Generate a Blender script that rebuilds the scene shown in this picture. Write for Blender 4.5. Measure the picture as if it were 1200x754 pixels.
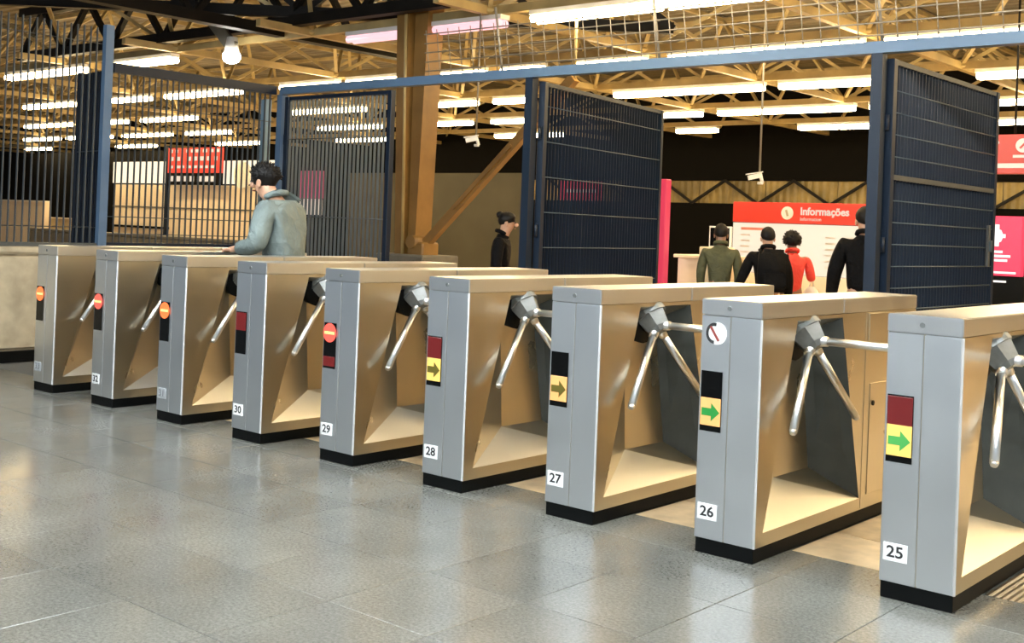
import bpy, bmesh, math, random
from mathutils import Vector, Matrix
random.seed(7)
for o in list(bpy.data.objects): bpy.data.objects.remove(o)
SC = bpy.context.scene
COL = SC.collection

# ------------------------------------------------------------------ camera
def set_camera():
    yaw, pitch, roll = 0.7067, 0.0046, 0.039
    f = Vector((-math.sin(yaw)*math.cos(pitch), math.cos(yaw)*math.cos(pitch), math.sin(pitch)))
    r = Vector((math.cos(yaw), math.sin(yaw), 0)); u = r.cross(f)
    r2 = math.cos(roll)*r + math.sin(roll)*u; u2 = -math.sin(roll)*r + math.cos(roll)*u
    cd = bpy.data.cameras.new('camera'); cd.sensor_width = 36; cd.lens = 1361.6/1200*36
    cd.shift_y = (259.2-377)/1200; cd.clip_end = 300
    co = bpy.data.objects.new('camera', cd); COL.objects.link(co)
    M = Matrix((r2, u2, -f)).transposed().to_4x4(); M.translation = Vector((1.9432, -4.7149, 1.4801))
    co.matrix_world = M; SC.camera = co
set_camera()

# ------------------------------------------------------------------ world, exposure
W_ = bpy.data.worlds.new('world'); SC.world = W_; W_.use_nodes = True
bg = W_.node_tree.nodes['Background']; bg.inputs[0].default_value = (0.72, 0.86, 1.0, 1); bg.inputs[1].default_value = 0.16
SC.view_settings.view_transform = 'Standard'; SC.view_settings.look = 'None'
SC.view_settings.gamma = 1; SC.view_settings.exposure = 1.35; SC.view_settings.use_curve_mapping = False
TUBE_WARM, TUBE_COOL = 17.0, 40.0
SC.cycles.max_bounces = 8; SC.cycles.sample_clamp_indirect = 6.0; SC.cycles.use_denoising = True

# ------------------------------------------------------------------ helpers
def tag(o, label=None, cat=None, group=None, kind=None):
    if label: o['label'] = label
    if cat: o['category'] = cat
    if group: o['group'] = group
    if kind: o['kind'] = kind
    return o
def empty(name, loc=(0,0,0), rz=0, parent=None):
    o = bpy.data.objects.new(name, None); COL.objects.link(o); o.location = loc; o.rotation_euler = (0,0,rz)
    o.empty_display_size = .1; o.parent = parent; return o
def link(name, me, parent=None, loc=(0,0,0)):
    o = bpy.data.objects.new(name, me); COL.objects.link(o); o.parent = parent; o.location = loc; return o
def mesh(name, V, F, mat, smooth=False):
    me = bpy.data.meshes.new(name); me.from_pydata([tuple(v) for v in V], [], F); me.update()
    if mat: me.materials.append(mat)
    if smooth:
        for p in me.polygons: p.use_smooth = True
    return me
def bm_mesh(name, bm, mat, smooth=False):
    me = bpy.data.meshes.new(name); bm.to_mesh(me); bm.free()
    if mat: me.materials.append(mat)
    if smooth:
        for p in me.polygons: p.use_smooth = True
    return me
def box_me(name, a, b, mat, bev=0, seg=1):
    bm = bmesh.new(); bmesh.ops.create_cube(bm, size=1)
    for v in bm.verts: v.co = Vector([(a[i]+b[i])/2 + v.co[i]*(b[i]-a[i]) for i in range(3)])
    if bev: bmesh.ops.bevel(bm, geom=bm.edges[:], offset=bev, segments=seg, affect='EDGES')
    return bm_mesh(name, bm, mat)
def box(name, a, b, mat, parent=None, bev=0, seg=1):
    return link(name, box_me(name, a, b, mat, bev, seg), parent)
def tube_me(name, p0, p1, r, mat, n=10, r1=None, smooth=True):
    p0, p1 = Vector(p0), Vector(p1); d = p1-p0; L = d.length
    bm = bmesh.new(); bmesh.ops.create_cone(bm, cap_ends=True, segments=n, radius1=r, radius2=r if r1 is None else r1, depth=L)
    M = d.to_track_quat('Z', 'Y').to_matrix().to_4x4(); M.translation = (p0+p1)/2
    bmesh.ops.transform(bm, matrix=M, verts=bm.verts)
    me = bm_mesh(name, bm, mat)
    if smooth:
        for p in me.polygons: p.use_smooth = len(p.vertices) == 4
    return me
def tube(name, p0, p1, r, mat, parent=None, n=10, r1=None):
    return link(name, tube_me(name, p0, p1, r, mat, n, r1), parent)
def beam_me(name, p0, p1, w, h, mat, up=(0,0,1), w1=None):
    """rectangular bar between two points, w across, h along 'up'"""
    p0, p1 = Vector(p0), Vector(p1); d = (p1-p0).normalized(); s = d.cross(Vector(up)).normalized(); u = s.cross(d)
    V = []
    for p, ww in ((p0, w), (p1, w if w1 is None else w1)):
        for a, b in ((-1,-1),(1,-1),(1,1),(-1,1)): V.append(p + s*a*ww/2 + u*b*h/2)
    return mesh(name, V, [(3,2,1,0),(4,5,6,7),(0,1,5,4),(1,2,6,5),(2,3,7,6),(3,0,4,7)], mat)
def beam(name, p0, p1, w, h, mat, parent=None, up=(0,0,1), w1=None):
    return link(name, beam_me(name, p0, p1, w, h, mat, up, w1), parent)
def ball_me(name, c, r, mat, seg=16, rings=10):
    bm = bmesh.new(); bmesh.ops.create_uvsphere(bm, u_segments=seg, v_segments=rings, radius=1)
    for v in bm.verts: v.co = Vector([c[i]+v.co[i]*r[i] for i in range(3)])
    return bm_mesh(name, bm, mat, True)
def disc_me(name, c, r, mat, n=24, depth=.003, axis='Y'):
    c = Vector(c); d = Vector((0,-depth,0)) if axis == 'Y' else Vector((depth,0,0))
    return tube_me(name, c, c+d, r, mat, n, smooth=False)
def text_me(name, s, size, mat, ex=.0008, align='CENTER', bold=0):
    cu = bpy.data.curves.new('t', 'FONT'); cu.body = s; cu.size = size; cu.extrude = ex; cu.offset = bold; cu.align_x = align; cu.align_y = 'CENTER'; cu.resolution_u = 3
    o = bpy.data.objects.new('t', cu); COL.objects.link(o)
    dg = bpy.context.evaluated_depsgraph_get(); me = bpy.data.meshes.new_from_object(o.evaluated_get(dg))
    bpy.data.objects.remove(o); me.name = name; me.materials.clear(); me.materials.append(mat); return me
def text(name, s, size, mat, loc, parent=None, rot=(math.pi/2,0,0), align='CENTER', bold=0, sx=1):
    o = link(name, text_me(name, s, size, mat, align=align, bold=bold), parent, loc); o.rotation_euler = rot; o.scale = (sx,1,1); return o

# ------------------------------------------------------------------ materials
def nt(name):
    m = bpy.data.materials.new(name); m.use_nodes = True; return m, m.node_tree, m.node_tree.nodes['Principled BSDF']
def plain(name, c, rough=.5, metal=0, spec=.5, var=0, scale=20):
    m, t, b = nt(name); b.inputs['Base Color'].default_value = (*c,1); b.inputs['Roughness'].default_value = rough
    b.inputs['Metallic'].default_value = metal; b.inputs['Specular IOR Level'].default_value = spec
    if var:
        tc = t.nodes.new('ShaderNodeTexCoord'); n = t.nodes.new('ShaderNodeTexNoise'); n.inputs['Scale'].default_value = scale; n.inputs['Detail'].default_value = 4
        t.links.new(tc.outputs['Object'], n.inputs['Vector'])
        r = t.nodes.new('ShaderNodeValToRGB'); r.color_ramp.elements[0].position = .3; r.color_ramp.elements[1].position = .7
        r.color_ramp.elements[0].color = (*[x*(1-var) for x in c],1); r.color_ramp.elements[1].color = (*[min(1,x*(1+var)) for x in c],1)
        t.links.new(n.outputs['Fac'], r.inputs['Fac']); t.links.new(r.outputs['Color'], b.inputs['Base Color'])
    return m
def cloth(m, sc=9, st=.5):
    t = m.node_tree; b = t.nodes['Principled BSDF']; tc = t.nodes.new('ShaderNodeTexCoord'); n = t.nodes.new('ShaderNodeTexNoise'); n.inputs['Scale'].default_value = sc; n.inputs['Detail'].default_value = 3; n.inputs['Distortion'].default_value = 1.2
    bp = t.nodes.new('ShaderNodeBump'); bp.inputs['Strength'].default_value = st; bp.inputs['Distance'].default_value = .05
    t.links.new(tc.outputs['Object'], n.inputs['Vector']); t.links.new(n.outputs['Fac'], bp.inputs['Height']); t.links.new(bp.outputs['Normal'], b.inputs['Normal']); return m
def emis(name, c, s):
    m, t, b = nt(name); b.inputs['Base Color'].default_value = (*[x*.3 for x in c],1); b.inputs['Emission Color'].default_value = (*c,1); b.inputs['Emission Strength'].default_value = s
    b.inputs['Roughness'].default_value = .4; return m
def steel(name, c, rough, axis=2, bump=.04, smudge=.12):
    m, t, b = nt(name); b.inputs['Base Color'].default_value = (*c,1); b.inputs['Metallic'].default_value = 1
    tc = t.nodes.new('ShaderNodeTexCoord'); mp = t.nodes.new('ShaderNodeMapping'); sc = [260,260,260]; sc[axis] = 3; mp.inputs['Scale'].default_value = sc
    n = t.nodes.new('ShaderNodeTexNoise'); n.inputs['Scale'].default_value = 1; n.inputs['Detail'].default_value = 2
    t.links.new(tc.outputs['Object'], mp.inputs['Vector']); t.links.new(mp.outputs['Vector'], n.inputs['Vector'])
    n2 = t.nodes.new('ShaderNodeTexNoise'); n2.inputs['Scale'].default_value = 3.5; n2.inputs['Detail'].default_value = 3
    t.links.new(tc.outputs['Object'], n2.inputs['Vector'])
    mr = t.nodes.new('ShaderNodeMapRange'); mr.inputs['To Min'].default_value = rough-smudge; mr.inputs['To Max'].default_value = rough+smudge
    t.links.new(n2.outputs['Fac'], mr.inputs['Value']); t.links.new(mr.outputs['Result'], b.inputs['Roughness'])
    bp = t.nodes.new('ShaderNodeBump'); bp.inputs['Strength'].default_value = bump; bp.inputs['Distance'].default_value = .002
    t.links.new(n.outputs['Fac'], bp.inputs['Height']); t.links.new(bp.outputs['Normal'], b.inputs['Normal'])
    return m
def granite():
    m, t, b = nt('granite'); tc = t.nodes.new('ShaderNodeTexCoord')
    n1 = t.nodes.new('ShaderNodeTexNoise'); n1.inputs['Scale'].default_value = 70; n1.inputs['Detail'].default_value = 5; n1.inputs['Roughness'].default_value = .75
    n2 = t.nodes.new('ShaderNodeTexNoise'); n2.inputs['Scale'].default_value = 1.6; n2.inputs['Detail'].default_value = 4
    geo = t.nodes.new('ShaderNodeNewGeometry')
    for n in (n1, n2): t.links.new(geo.outputs['Position'], n.inputs['Vector'])
    r = t.nodes.new('ShaderNodeValToRGB'); e = r.color_ramp.elements
    e[0].position = .33; e[0].color = (.085,.087,.078,1); e[1].position = .72; e[1].color = (.205,.209,.192,1)
    t.links.new(n1.outputs['Fac'], r.inputs['Fac'])
    oi = t.nodes.new('ShaderNodeObjectInfo'); mr = t.nodes.new('ShaderNodeMapRange'); mr.inputs['To Min'].default_value = .86; mr.inputs['To Max'].default_value = 1.06
    t.links.new(oi.outputs['Random'], mr.inputs['Value'])
    mr2 = t.nodes.new('ShaderNodeMapRange'); mr2.inputs['From Min'].default_value = .3; mr2.inputs['From Max'].default_value = .7; mr2.inputs['To Min'].default_value = .8; mr2.inputs['To Max'].default_value = 1.12
    t.links.new(n2.outputs['Fac'], mr2.inputs['Value'])
    mu = t.nodes.new('ShaderNodeMath'); mu.operation = 'MULTIPLY'; t.links.new(mr.outputs['Result'], mu.inputs[0]); t.links.new(mr2.outputs['Result'], mu.inputs[1])
    mx = t.nodes.new('ShaderNodeVectorMath'); mx.operation = 'SCALE'; t.links.new(r.outputs['Color'], mx.inputs[0]); t.links.new(mu.outputs['Value'], mx.inputs['Scale'])
    t.links.new(mx.outputs['Vector'], b.inputs['Base Color'])
    mr3 = t.nodes.new('ShaderNodeMapRange'); mr3.inputs['From Min'].default_value = .3; mr3.inputs['From Max'].default_value = .7; mr3.inputs['To Min'].default_value = .19; mr3.inputs['To Max'].default_value = .26
    t.links.new(n2.outputs['Fac'], mr3.inputs['Value']); t.links.new(mr3.outputs['Result'], b.inputs['Roughness'])
    b.inputs['Specular IOR Level'].default_value = .5
    return m
def ribbed(name, c, scale, axis='X', rough=.5):
    m, t, b = nt(name); tc = t.nodes.new('ShaderNodeNewGeometry'); w = t.nodes.new('ShaderNodeTexWave'); w.bands_direction = axis; w.inputs['Scale'].default_value = scale
    t.links.new(tc.outputs['Position'], w.inputs['Vector'])
    bp = t.nodes.new('ShaderNodeBump'); bp.inputs['Strength'].default_value = .9; bp.inputs['Distance'].default_value = .03
    t.links.new(w.outputs['Fac'], bp.inputs['Height']); t.links.new(bp.outputs['Normal'], b.inputs['Normal'])
    n = t.nodes.new('ShaderNodeTexNoise'); n.inputs['Scale'].default_value = 1.3; n.inputs['Detail'].default_value = 5; t.links.new(tc.outputs['Position'], n.inputs['Vector'])
    r = t.nodes.new('ShaderNodeValToRGB'); r.color_ramp.elements[0].position = .35; r.color_ramp.elements[1].position = .65
    r.color_ramp.elements[0].color = (*[x*.55 for x in c],1); r.color_ramp.elements[1].color = (*[min(1,x*1.2) for x in c],1)
    t.links.new(n.outputs['Fac'], r.inputs['Fac']); t.links.new(r.outputs['Color'], b.inputs['Base Color']); b.inputs['Roughness'].default_value = rough
    return m

STEEL = steel('brushed_steel', (.72,.74,.755), .34, smudge=.08)  # cooler tint holds the entrance light that falls on the fronts
STEEL_BODY = steel('warm_lit_body_steel', (.63,.57,.45), .30, smudge=.08)  # gold tint puts the warm hall light into the side steel
STEEL_CAP = steel('brushed_cap_steel', (.71,.71,.70), .32, axis=1, smudge=.08)
STEEL_LIT = steel('lit_recess_steel', (.80,.78,.72), .42, axis=1)  # paler steel for the lit part of the recess floor
EDGE_GLINT = steel('edge_glint', (.92,.92,.92), .45, bump=0, smudge=.03)  # pale tone painting the highlight along the front corner
CHROME = steel('arm_chrome', (.88,.88,.88), .30, bump=0, smudge=.01)
HUBM = plain('hub_casting', (.20,.21,.205), .45, .6, var=.15)
DARKP = plain('grey_plastic', (.05,.056,.052), .5, spec=.3, var=.12, scale=9)
BLACK = plain('black_rubber', (.0025,.003,.003), .5, spec=.12)
BLACKG = plain('black_glass', (.002,.002,.002), .2, spec=.2)
GRAN = granite(); GROUT = plain('grout', (.10,.10,.09), .8)
BEIGE = plain('passage_paving', (.50,.39,.25), .38, var=.35, scale=5)
BEIGER = ribbed('ribbed_passage_paving', (.50,.40,.26), 11, 'X')
NAVY = plain('navy_paint', (.004,.011,.025), .42, spec=.3)
GBAR = plain('grey_navy_bar', (.06,.085,.11), .42, .2)
NAVYL = plain('navy_post_paint', (.005,.013,.028), .45, spec=.3)
BARS = plain('galvanised_bar', (.075,.085,.09), .42, .35)
ROD = plain('cross_rod', (.055,.085,.11), .4, .2)
BLUE = plain('blue_paint', (.075,.135,.225), .45)
BLUEPALE = plain('pale_blue_paint', (.22,.36,.50), .5)
OCHRE = plain('ochre_steel', (.44,.33,.14), .5, var=.25, scale=2)
OCHRE2 = plain('ochre_steel_brace', (.40,.31,.14), .5, var=.2, scale=3)
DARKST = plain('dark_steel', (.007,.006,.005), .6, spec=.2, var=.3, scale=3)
ROOF = ribbed('roof_deck', (.20,.165,.10), 1.1, 'Y', .6)
CONC = plain('concrete', (.42,.36,.25), .75, var=.28, scale=4)
CONC2 = plain('grey_concrete', (.16,.15,.12), .8, var=.2, scale=3)
PILL = plain('pillar_paint', (.25,.135,.035), .42, var=.25, scale=2.2)
WHITE = plain('white_enamel', (.82,.82,.80), .4)
CREAM = plain('cream_panel', (.86,.74,.55), .55, var=.06, scale=1)
CREAMW = plain('cream_white', (.88,.84,.74), .5)
OLIVE = plain('olive_wall', (.085,.077,.05), .6, var=.15, scale=.6)
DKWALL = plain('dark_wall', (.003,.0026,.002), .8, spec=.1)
RED = plain('sign_red', (.72,.06,.04), .4)
RIBY = ribbed('yellow_cladding', (.30,.22,.07), 1.5, 'X')
T_WARM = emis('warm_tube', (1.0,.75,.40), TUBE_WARM); T_COOL = emis('cool_tube', (.91,.97,1.0), TUBE_COOL); T_PINK = emis('pink_tube', (1.0,.50,.55), .55)

# ------------------------------------------------------------------ floor
floor = empty('floor'); tag(floor, kind='structure')
box('subfloor', (-75,-14,-.30), (16,26,-.012), GROUT, floor)
TX, TY = .535, .555
tile_me = box_me('tile', (-TX/2+.002,-TY/2+.002,-.02), (TX/2-.002,TY/2-.002,0), GRAN, .0015)
tile_half = box_me('tile', (-TX/2+.002,-.203,-.02), (TX/2-.002,.203,0), GRAN, .0015)
def in_view(x, y, z=0, m=.06):
    c = SC.camera; p = c.matrix_world.inverted() @ Vector((x,y,z))
    if p.z > -.4: return False
    u = 600 + 1361.6*p.x/-p.z; v = 259.2 - 1361.6*p.y/-p.z
    return -1200*m-60 < u < 1200*(1+m)+60 and v < 754*(1+m)+110
NT = 0; far_tiles = []
for i in range(-22, 6):
    for j in range(-8, 1):
        cx = -.42 + TX*(i+.5); half = j == 0
        cy = .163 if half else -.043 + TY*(j+.5)
        if cx < -9.3 and cy > -3: pass
        if in_view(cx, cy) and NT < 300:
            link('tile', tile_half if half else tile_me, floor, (cx,cy,0)); NT += 1
        else: far_tiles.append((cx,cy,.203 if half else TY/2))
V, F = [], []
def addrect(x0,y0,x1,y1,z0=0):
    k = len(V); V.extend([(x0,y0,z0),(x1,y0,z0),(x1,y1,z0),(x0,y1,z0)]); F.append((k,k+1,k+2,k+3))
for x, y, hy in far_tiles: addrect(x-TX/2+.002, y-hy+.002, x+TX/2-.002, y+hy-.002)
tag(link('distant_tiles', mesh('distant_tiles', V, F, GRAN), floor), kind='stuff')
V, F = [], []
addrect(-75,-14,16,-4.49); addrect(-75,-4.49,-12.2,.365); addrect(2.8,-4.49,16,.365)
link('outer_paving', mesh('outer_paving', V, F, GRAN), floor)
s, W, L, H = .894, .3128, 1.8047, 1.18
# passage paving between the machines, one slab per lane, ribbed in the nearest lane
for i in range(-1, 9):
    x0 = -i*s + W; x1 = x0 + s - W
    for k in range(3):
        y0 = .372 + k*.48
        if i == -1: continue
        box('passage_slab', (x0+.003,y0,-.02), (x1-.003,y0+.474,-.001), BEIGER if i == 0 else BEIGE, floor)
box('concourse_paving', (-75,1.815,-.02), (16,26,-.002), BEIGE, floor)

# ------------------------------------------------------------------ ceiling: roof deck and space frame
ceil = empty('ceiling', (0,0,4.1)); tag(ceil, kind='structure')
G = 3.55; NX = [-4.6 + G*k for k in range(-14, 5)]; NY = [6.5 + G*k for k in range(0, 6)]; NYF = [6.5 - G*k for k in range(1, 6)]
ZB, ZT = .16, 1.62        # chord heights above the 4.1 m lamp line
rp = box_me('roof_panel', (-G/2+.02,-G/2+.02,0), (G/2-.02,G/2-.02,.06), ROOF)
for x in NX:
    for y in NY + NYF: link('roof_panel', rp, ceil, (x, y, ZT+.09))
cx_me = beam_me('chord', (NX[0]-2,0,0), (NX[-1]+2,0,0), .10, .11, OCHRE)
cy_me = beam_me('chord', (0,NY[0]-1.0,0), (0,NY[-1]+.4,0), .10, .11, OCHRE)
tx_me = beam_me('chord', (NX[0],0,0), (NX[-1],0,0), .07, .08, OCHRE2)
ty_me = beam_me('chord', (0,NY[0]-3,0), (0,NY[-1],0), .07, .08, OCHRE2)
for y in NY:
    link('chord', cx_me, ceil, (0,y,ZB)); link('upper_chord', tx_me, ceil, (0,y+G/2,ZT)); link('upper_chord', tx_me, ceil, (0,y-G/2,ZT)) if y == NY[0] else None
for x in NX:
    link('chord', cy_me, ceil, (x,0,ZB)); link('upper_chord', ty_me, ceil, (x+G/2,0,ZT))
br = [beam_me('brace', (0,0,0), (a*G/2,b*G/2,ZT-ZB), .06, .06, OCHRE2) for a, b in ((1,1),(1,-1),(-1,1),(-1,-1))]
spots = [(x,y) for x in NX for y in NY]; spots.sort(key=lambda q: (q[0]-1.94)**2 + (q[1]+4.7)**2)
spots = [q for q in spots if q[0] < 3]
cnt = 0; SV, SF = [], []
for x, y in spots:
    for m in br:
        if cnt < 296: link('brace', m, ceil, (x,y,ZB)); cnt += 1
        else:
            k = len(SV); SV += [tuple(v.co + Vector((x,y,ZB))) for v in m.vertices]; SF += [tuple(i+k for i in p.vertices) for p in m.polygons]
tag(link('distant_braces', mesh('distant_braces', SV, SF, OCHRE2), ceil), kind='stuff')
node_me = ball_me('node', (0,0,0), (.13,.13,.055), OCHRE, 10, 6)
for x, y in spots[:60]: link('node', node_me, ceil, (x,y,ZB))

# dark primary trusses above the lamps on the near side
def truss(p0, p1, dz, n, w=.16, parent=ceil):
    p0, p1 = Vector(p0), Vector(p1); up = Vector((0,0,dz))
    beam('primary_chord', p0, p1, w, .16, DARKST, parent); beam('primary_chord', p0+up, p1+up, w, .16, DARKST, parent)
    for i in range(n):
        a = p0.lerp(p1, i/n); b = p0.lerp(p1, (i+.5)/n); c = p0.lerp(p1, (i+1)/n)
        beam('primary_brace', a, b+up, .09, .09, DARKST, parent); beam('primary_brace', b+up, c, .09, .09, DARKST, parent)
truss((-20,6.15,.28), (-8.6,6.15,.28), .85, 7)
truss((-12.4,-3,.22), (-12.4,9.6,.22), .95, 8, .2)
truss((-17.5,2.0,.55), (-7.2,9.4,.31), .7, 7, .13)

# ------------------------------------------------------------------ far walls of the hall and an added bounce wall
wb = empty('wall_back', (0,24,0)); tag(wb, kind='structure')
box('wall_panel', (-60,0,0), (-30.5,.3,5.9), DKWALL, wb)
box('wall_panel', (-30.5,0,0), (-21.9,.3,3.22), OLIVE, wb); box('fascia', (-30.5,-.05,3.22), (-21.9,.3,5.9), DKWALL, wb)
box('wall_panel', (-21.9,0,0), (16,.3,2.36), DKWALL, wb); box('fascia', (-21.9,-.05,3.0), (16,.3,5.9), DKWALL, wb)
for k in range(12): box('cladding_sheet', (-21.9+k*2.1+.01,.05,2.36), (-21.9+(k+1)*2.1-.01,.15,3.0), RIBY, wb)
for k in range(9):
    x = -21 + k*2.1
    beam('cladding_brace', (x,-.1,3.0), (x+1.05,-.1,2.36), .07, .07, DARKST, wb); beam('cladding_brace', (x+1.05,-.1,2.36), (x+2.1,-.1,3.0), .07, .07, DARKST, wb)
wl = box('wall_left', (-60.3,-2,0), (-60,24.3,5.6), DKWALL); tag(wl, kind='structure')
wr = box('wall_right_bounce', (13,2,0), (13.3,24,5.6), CREAM); tag(wr, kind='structure')  # unseen wall added so its warm cream reflects in the turnstile sides

# ------------------------------------------------------------------ fluorescent lights
ORD = ['first','second','third','fourth','fifth','sixth','seventh','eighth','ninth','tenth','eleventh','twelfth','thirteenth','fourteenth','fifteenth','sixteenth']
def lamp(x0, x1, y, mat, label, group, z=4.1, dark=False):
    r = empty('fluorescent_light', ((x0+x1)/2, y, z)); tag(r, label, 'ceiling light', group); h = (x1-x0)/2
    box('housing', (-h,-.09,.035), (h,.09,.095), WHITE, r)
    n = max(1, round((x1-x0)/1.25)); st = 2*h/n
    for k in range(n):
        a = -h + k*st + .03; b = -h + (k+1)*st - .03
        for sy in (-.06, .06): tube('tube', (a,sy,-.015), (b,sy,-.015), .05, mat, r, 8)
    return r
rows = [
 (6.5, 'nearest', [(-21.2,-18.2,0),(-17.2,-15.3,0),(-10.86,-9.6,2),(-9.12,-7.88,2),(-7.41,-5.5,0),(-5.45,-3.0,0),(-2.5,0.0,0)]),
 (10.05, 'second', [(-27.5,-25.0,0),(-24.1,-21.7,0),(-21.0,-18.3,0),(-16.9,-15.2,0),(-14.9,-13.4,0),(-12.7,-11.4,0),(-11.0,-10.1,0),(-9.4,-8.1,0),(-7.67,-4.62,0),(-4.35,-1.3,0)]),
 (13.6, 'third', [(-34.5,-31.6,0),(-30.8,-28.5,0),(-27.7,-25.1,0),(-21.4,-18.3,0),(-16.2,-14.8,0),(-14.3,-13.3,0),(-11.2,-8.0,0),(-7.7,-5.9,0),(-4.34,-1.8,0)]),
 (17.15, 'fourth', [(-41.6,-39.0,0),(-38.4,-35.4,0),(-34.6,-31.7,0),(-30.8,-28.4,0),(-24.2,-21.6,0),(-19.7,-18.2,0),(-17.5,-16.2,0),(-12.5,-11.4,0),(-11.0,-7.9,0),(-7.6,-6.2,0),(-5.2,-3.6,0)]),
 (20.7, 'fifth', [(-48.6,-46.3,0),(-41.0,-38.2,0),(-34.2,-31.6,0),(-27.5,-25.0,0),(-20.5,-18.0,0),(-14.3,-13.1,0),(-10.9,-8.9,0),(-6.8,-5.0,0)])]
for y, rn, segs in rows:
    for k, (a, b, t) in enumerate(segs):
        if t == 2: lab = ('dim pink tube light left of the brown steel pillar' if k == 2 else 'dim pink tube light right of the brown steel pillar')
        else: lab = f'lit white fluorescent strip, {ORD[k]} from left in the {rn} ceiling row'
        lamp(a, b, y, T_PINK if t == 2 else T_WARM, lab, 'fluorescent strips under the space frame')
for ri, y in enumerate((6.5, 10.05, 13.6)):  # rows extended out of view to add warm light
    for k in range(3):
        a = .6 + k*3.9
        lamp(a, a+2.6, y, T_WARM, f'unseen fluorescent strip added beyond the right gate, {ORD[k]} in the {ORD[ri]} ceiling row', 'fluorescent strips under the space frame')
# rows continue unseen over the entrance side, added for light and shortened at left
for ri, y in enumerate((2.95, -.6, -4.15, -7.7)):
    for k in range(4):
        a = -6.4 + k*4.3 + (0 if ri else 1.5)
        lamp(a, a+2.5, y, T_WARM if ri == 0 else T_COOL, f'unseen fluorescent strip added over the entrance side, {ORD[k]} in {ORD[ri]} row from gates', 'unseen fluorescent strips added over the entrance side')
sp = empty('spotlight', (-13.0,6.0,3.92)); beam('bracket_plate', (-.95,.0,.95), (.05,.0,.12), .05, .22, CONC2, sp, up=(1,0,1)); tag(sp, 'small bright round spotlight under the dark roof truss', 'spotlight')
tube('spotlight_body', (0,0,.05), (0,0,.30), .12, WHITE, sp, 14, .08); link('bulb', ball_me('bulb', (0,0,0), (.14,.14,.11), emis('bulb_glow', (1,.95,.85), 30)), sp)

# ------------------------------------------------------------------ turnstiles
D_RED = emis('unlit_red', (.30,.010,.010), 0.09); D_REDON = emis('lit_red', (1.0,.10,.07), 0.546); D_REDO = emis('lit_orange_red', (1.0,.16,.04), 0.630)
D_YEL = emis('lit_yellow', (1.0,.66,.16), 0.399); D_ORG = emis('lit_orange', (1.0,.50,.17), 0.399)
A_GRN = emis('green_arrow', (.03,.42,.07), 0.189); A_OLV = emis('olive_arrow', (.22,.18,.02), 0.147); A_GRB = emis('bright_green_arrow', (.10,.55,.12), 0.231)
Y_BAR = emis('lit_yellow_bar', (1.0,.72,.25), 0.462); INK = plain('ink', (.02,.02,.022), .6)
PLATE = plain('white_plate', (.85,.86,.85), .4); PLATEG = plain('worn_plate', (.42,.44,.46), .45)
C = {}
def cached(key, fn):
    if key not in C: C[key] = fn()
    return C[key]
def part(name, key, fn, parent, loc=(0,0,0)): return link(name, cached(key, fn), parent, loc)
O1,O2,O3,O4 = (.085,.13),(1.12,.13),(.845,1.085),(.355,1.085)
I1,I2,I3,I4 = (.55,.285),(.93,.285),(.80,.99),(.50,.99)
DI = .20
def body_me():
    z0, z1 = .068, 1.103; x0, x1, xi = .004, W-.003, W-.003-DI; y0 = .006
    V = [(x0,y0,z0),(x1,y0,z0),(x1,L,z0),(x0,L,z0),(x0,y0,z1),(x1,y0,z1),(x1,L,z1),(x0,L,z1)]
    V += [(x1,*p) for p in (O1,O2,O3,O4)] + [(xi,*p) for p in (I1,I2,I3,I4)]
    F = [(0,3,2,1),(4,5,6,7),(0,1,5,4),(2,3,7,6),(0,4,7,3),
         (1,2,9,8),(2,6,10,9),(6,5,11,10),(5,1,8,11),
         (8,12,15,11),(12,13,14,15),(11,15,14,10)]
    me = mesh('body', V, F, STEEL_BODY); return me
def rec_floor(): 
    x1, xi = W-.003, W-.003-DI
    return mesh('recess_floor', [(x1,*O1),(x1,*O2),(xi,*I1),(x1-.012,O1[0],O1[1]-.012),(x1-.012,O2[0],O2[1]-.012),(xi,I1[0],I1[1]-.012)], [(0,1,2),(3,5,4),(0,3,4,1),(1,4,5,2),(2,5,3,0)], STEEL_LIT)
def rec_shade():  # darker triangle holding the shadow that crosses the recess floor
    x1, xi = W-.003, W-.003-DI
    return mesh('recess_floor_shade', [(xi,*I1),(x1,*O2),(xi,*I2),(xi,I1[0],I1[1]-.012),(x1,O2[0],O2[1]-.012),(xi,I2[0],I2[1]-.012)], [(0,1,2),(3,5,4),(0,3,4,1),(1,4,5,2),(2,5,3,0)], STEEL_BODY)
def rec_dark():
    x1, xi = W-.004, W-.004-DI
    A = [Vector((x1,*O2)),Vector((x1,*O3)),Vector((xi,*I3)),Vector((xi,*I2))]; d = Vector((0,.02,0))
    return mesh('recess_panel', A+[a+d for a in A], [(0,1,2,3),(7,6,5,4),(0,4,5,1),(1,5,6,2),(2,6,7,3),(3,7,4,0)], DARKP)
def arrow_me(m):
    V2 = [(-.046,-.018),(.004,-.018),(.004,-.042),(.048,0),(.004,.042),(.004,.018),(-.046,.018)]
    V = [(x,0,z) for x, z in V2] + [(x,-.003,z) for x, z in V2]; n = 7
    return mesh('arrow', V, [tuple(range(n)), tuple(reversed(range(n,2*n)))] + [(i,i+n,(i+1)%n+n,(i+1)%n) for i in range(n)], m)
TAU = math.radians(48)
HUB = Vector((W-.015, .53, .985)); ARM = .545
def arm_dirs():
    c, sn = math.cos(TAU), math.sin(TAU)
    yield Vector((1,0,0))
    for q in (-1, 1): yield Vector((c*c-.5*sn*sn, q*.866*sn, -1.5*c*sn))
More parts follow.
